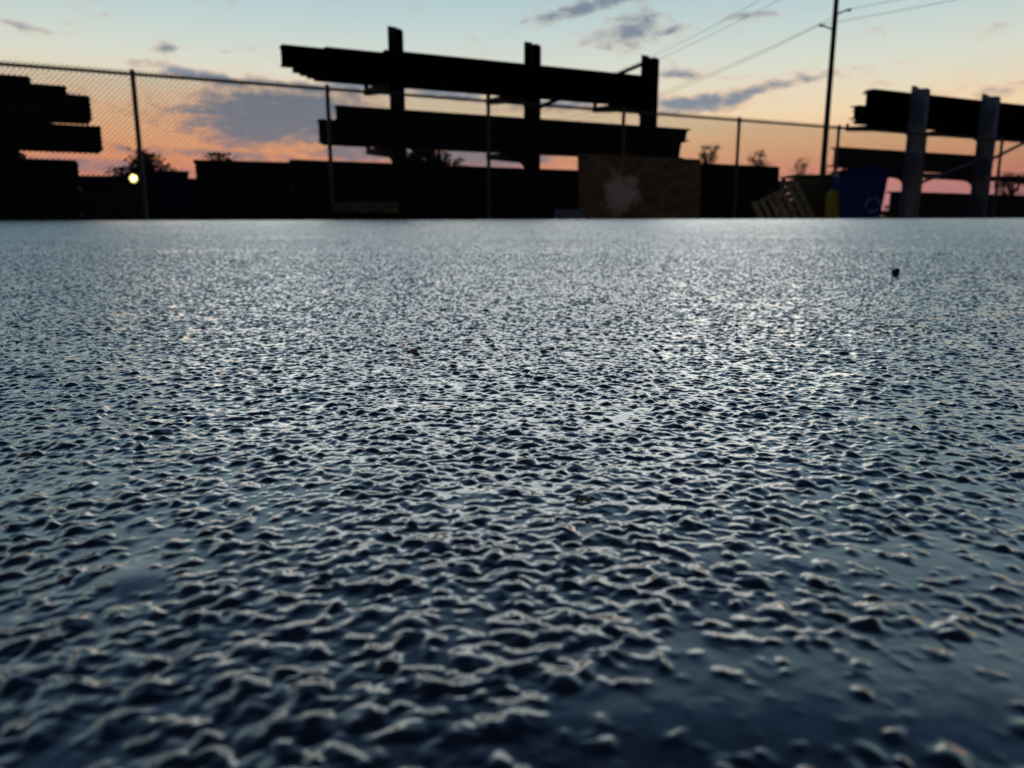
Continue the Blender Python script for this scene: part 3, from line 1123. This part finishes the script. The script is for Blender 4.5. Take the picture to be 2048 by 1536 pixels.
# trees
def tree(px, y_top, w_px, Yd, label, dens=1.0, bare=False):
    T = at(px, y_top, Yd)
    h = T.z
    w = w_px / 1539 * Yd / 2
    root = empty('tree', (T.x, Yd, 0))
    tag(root, label, 'tree', 'trees beyond the yard')
    rnd = random.Random(px)
    b = MB()
    b.tube([(0, 0, -0.2), (0.05, 0, h * 0.3), (0, 0.05, h * 0.62), (0.06, 0, h * 0.86)], [w * 0.10 + 0.05, w * 0.08 + 0.04, w * 0.05 + 0.02, 0.02], 8)
    tips = []
    for k in range(16 if bare else 12):
        z0 = h * rnd.uniform(0.28, 0.72)
        an = rnd.uniform(0, 2 * math.pi)
        ln = w * rnd.uniform(0.6, 1.05)
        zz = z0 + (h - z0) * rnd.uniform(0.35, 0.95)
        e = Vector((math.cos(an) * ln * (1 - 0.5 * (zz / h) ** 3), math.sin(an) * ln, zz))
        mid_ = Vector((e.x * 0.45, e.y * 0.45, z0 + (zz - z0) * 0.4))
        b.tube([(0, 0, z0), mid_, e], [0.05 * w + 0.02, 0.03 * w + 0.015, 0.012], 5)
        tips.append(e); tips.append(mid_.lerp(e, 0.5))
    b.build('trunk', M['bark'], root)
    c = MB()
    nl = int(900 * dens)
    cl = [t_ + Vector((rnd.gauss(0, w * 0.12), rnd.gauss(0, w * 0.12), rnd.gauss(0, w * 0.1))) for t_ in tips]
    for k in range(nl):
        q_ = rnd.choice(cl)
        r_ = w * 0.17
        p = q_ + Vector((rnd.gauss(0, r_), rnd.gauss(0, r_), rnd.gauss(0, r_ * 0.8)))
        p.z = min(p.z, h)
        s = w * rnd.uniform(0.04, 0.095)
        a = Vector((rnd.gauss(0, 1), rnd.gauss(0, 1), rnd.gauss(0, 1))).normalized()
        d = a.orthogonal().normalized()
        e = a.cross(d)
        c.add([p - d * s, p + e * s * 0.5, p + d * s, p - e * s * 0.5], [(0, 1, 2, 3)])
    c.build('crown', M['leaf'], root)


tree(288, 305, 110, 50, 'round dark tree directly behind the lit lamp and left fence post', 2.2)
tree(458, 308, 95, 60, 'low dark tree top showing over the black skip', 2.6)
tree(868, 302, 130, 60, 'dark leafy tree between the first two columns of the centre rack', 4.0)
tree(1420, 286, 44, 55, 'narrow tree tuft right of the centre rack', 3.0)
tree(1524, 296, 62, 70, 'loose small tree above the dark timber pile right of the fence post', 1.1, True)
tree(1606, 318, 44, 75, 'small sparse tree just left of the utility pole', 0.9, True)
tree(1664, 322, 40, 75, 'small sparse tree just right of the utility pole', 0.9, True)
tree(1690, 350, 40, 75, 'low sparse tree behind the blue bin', 0.9, True)
tree(2030, 345, 70, 70, 'dark tree low behind the right rack at the photo edge')

# far treeline: one dark mass along the horizon
rnd = random.Random(3)
c = MB()
for k in range(26000):
    az = R(rnd.uniform(-75, 75))
    d = rnd.uniform(150, 190)
    x, y = d * math.sin(az), d * math.cos(az)
    top = 5.0 + 1.2 * math.sin(az * 23) + 1.0 * math.sin(az * 61 + 1) + 0.6 * math.sin(az * 140)
    z = top * rnd.random() ** 0.6
    s = rnd.uniform(0.3, 0.7)
    a = Vector((rnd.gauss(0, 1), rnd.gauss(0, 1), rnd.gauss(0, 1))).normalized()
    e1 = a.orthogonal().normalized(); e2 = a.cross(e1)
    p = Vector((x, y, z))
    c.add([p - e1 * s, p + e2 * s * 0.6, p + e1 * s, p - e2 * s * 0.6], [(0, 1, 2, 3)])
tl = c.build('far_treeline', M['leaf'])
tl['kind'] = 'stuff'
tag(tl, 'far dark line of trees along the horizon', 'treeline')


# ------------------------------------------------------------------ small debris on the wet asphalt
def debris(px, py, size, kind, label):
    x, y = ground_hit(px, py)
    rnd = random.Random(px)
    b = MB()
    if kind == 'pebble':
        vs, fs = [], []
        rings, seg = 6, 9
        for i in range(rings + 1):
            th = math.pi * i / rings
            for k in range(seg):
                ph = 2 * math.pi * k / seg
                r_ = size * (1 + 0.22 * rnd.uniform(-1, 1)) * (0.6 if i in (0, rings) else 1)
                vs.append((r_ * math.sin(th) * math.cos(ph) * 0.8, r_ * math.sin(th) * math.sin(ph), r_ * math.cos(th) * 1.0 + 0.25 * size * math.sin(th) * math.cos(ph)))
        for i in range(rings):
            for k in range(seg):
                fs.append((i * seg + k, (i + 1) * seg + k, (i + 1) * seg + (k + 1) % seg, i * seg + (k + 1) % seg))
        b.add(vs, fs)
        o = b.build('pebble', M['stone'], None, loc=(x, y, gz(x, y) + size * 0.75), smooth=True)
        tag(o, label, 'pebble')
    else:
        vs, fs = [], []
        m_ = 7
        for i in range(m_ + 1):
            t = i / m_
            wd = size * 0.28 * math.sin(math.pi * min(1, t * 1.05)) ** 0.7
            z = size * 0.10 * math.sin(3 * t) + size * 0.05 * rnd.uniform(-1, 1)
            for lay in (0, 1):
                for s in (-1, 0, 1):
                    vs.append(((t - 0.5) * size, s * wd, z + abs(s) * wd * 0.5 + lay * 0.0004))
        for i in range(m_):
            for lay in (0, 1):
                for s in (0, 1):
                    a = i * 6 + lay * 3 + s
                    fs.append((a, a + 1, a + 7, a + 6))
        b.add(vs, fs)
        o = b.build('leaf_scrap', M['leaf_dry'], None, loc=(x, y, gz(x, y) + 0.0016), smooth=True)
        o.rotation_euler = (0.1, 0.1, rnd.uniform(-0.6, 0.6))
        tag(o, label, 'leaf', 'dry leaf scraps on the wet asphalt')


debris(1790, 553, 0.0075, 'pebble', 'single dark pebble standing up on the far right of the wet asphalt')
debris(826, 716, 0.012, 'leaf', 'brown leaf scrap beside the small pool near the middle of the asphalt')
debris(886, 626, 0.009, 'leaf', 'tiny orange leaf scrap on the blurred asphalt near the centre')
debris(1755, 668, 0.008, 'leaf', 'tiny orange leaf scrap on the right of the asphalt below the pebble')
debris(1165, 1015, 0.007, 'leaf', 'thin brown leaf scrap in the sharp zone right of centre')
debris(50, 924, 0.006, 'leaf', 'small tan leaf scrap at the left edge of the asphalt')
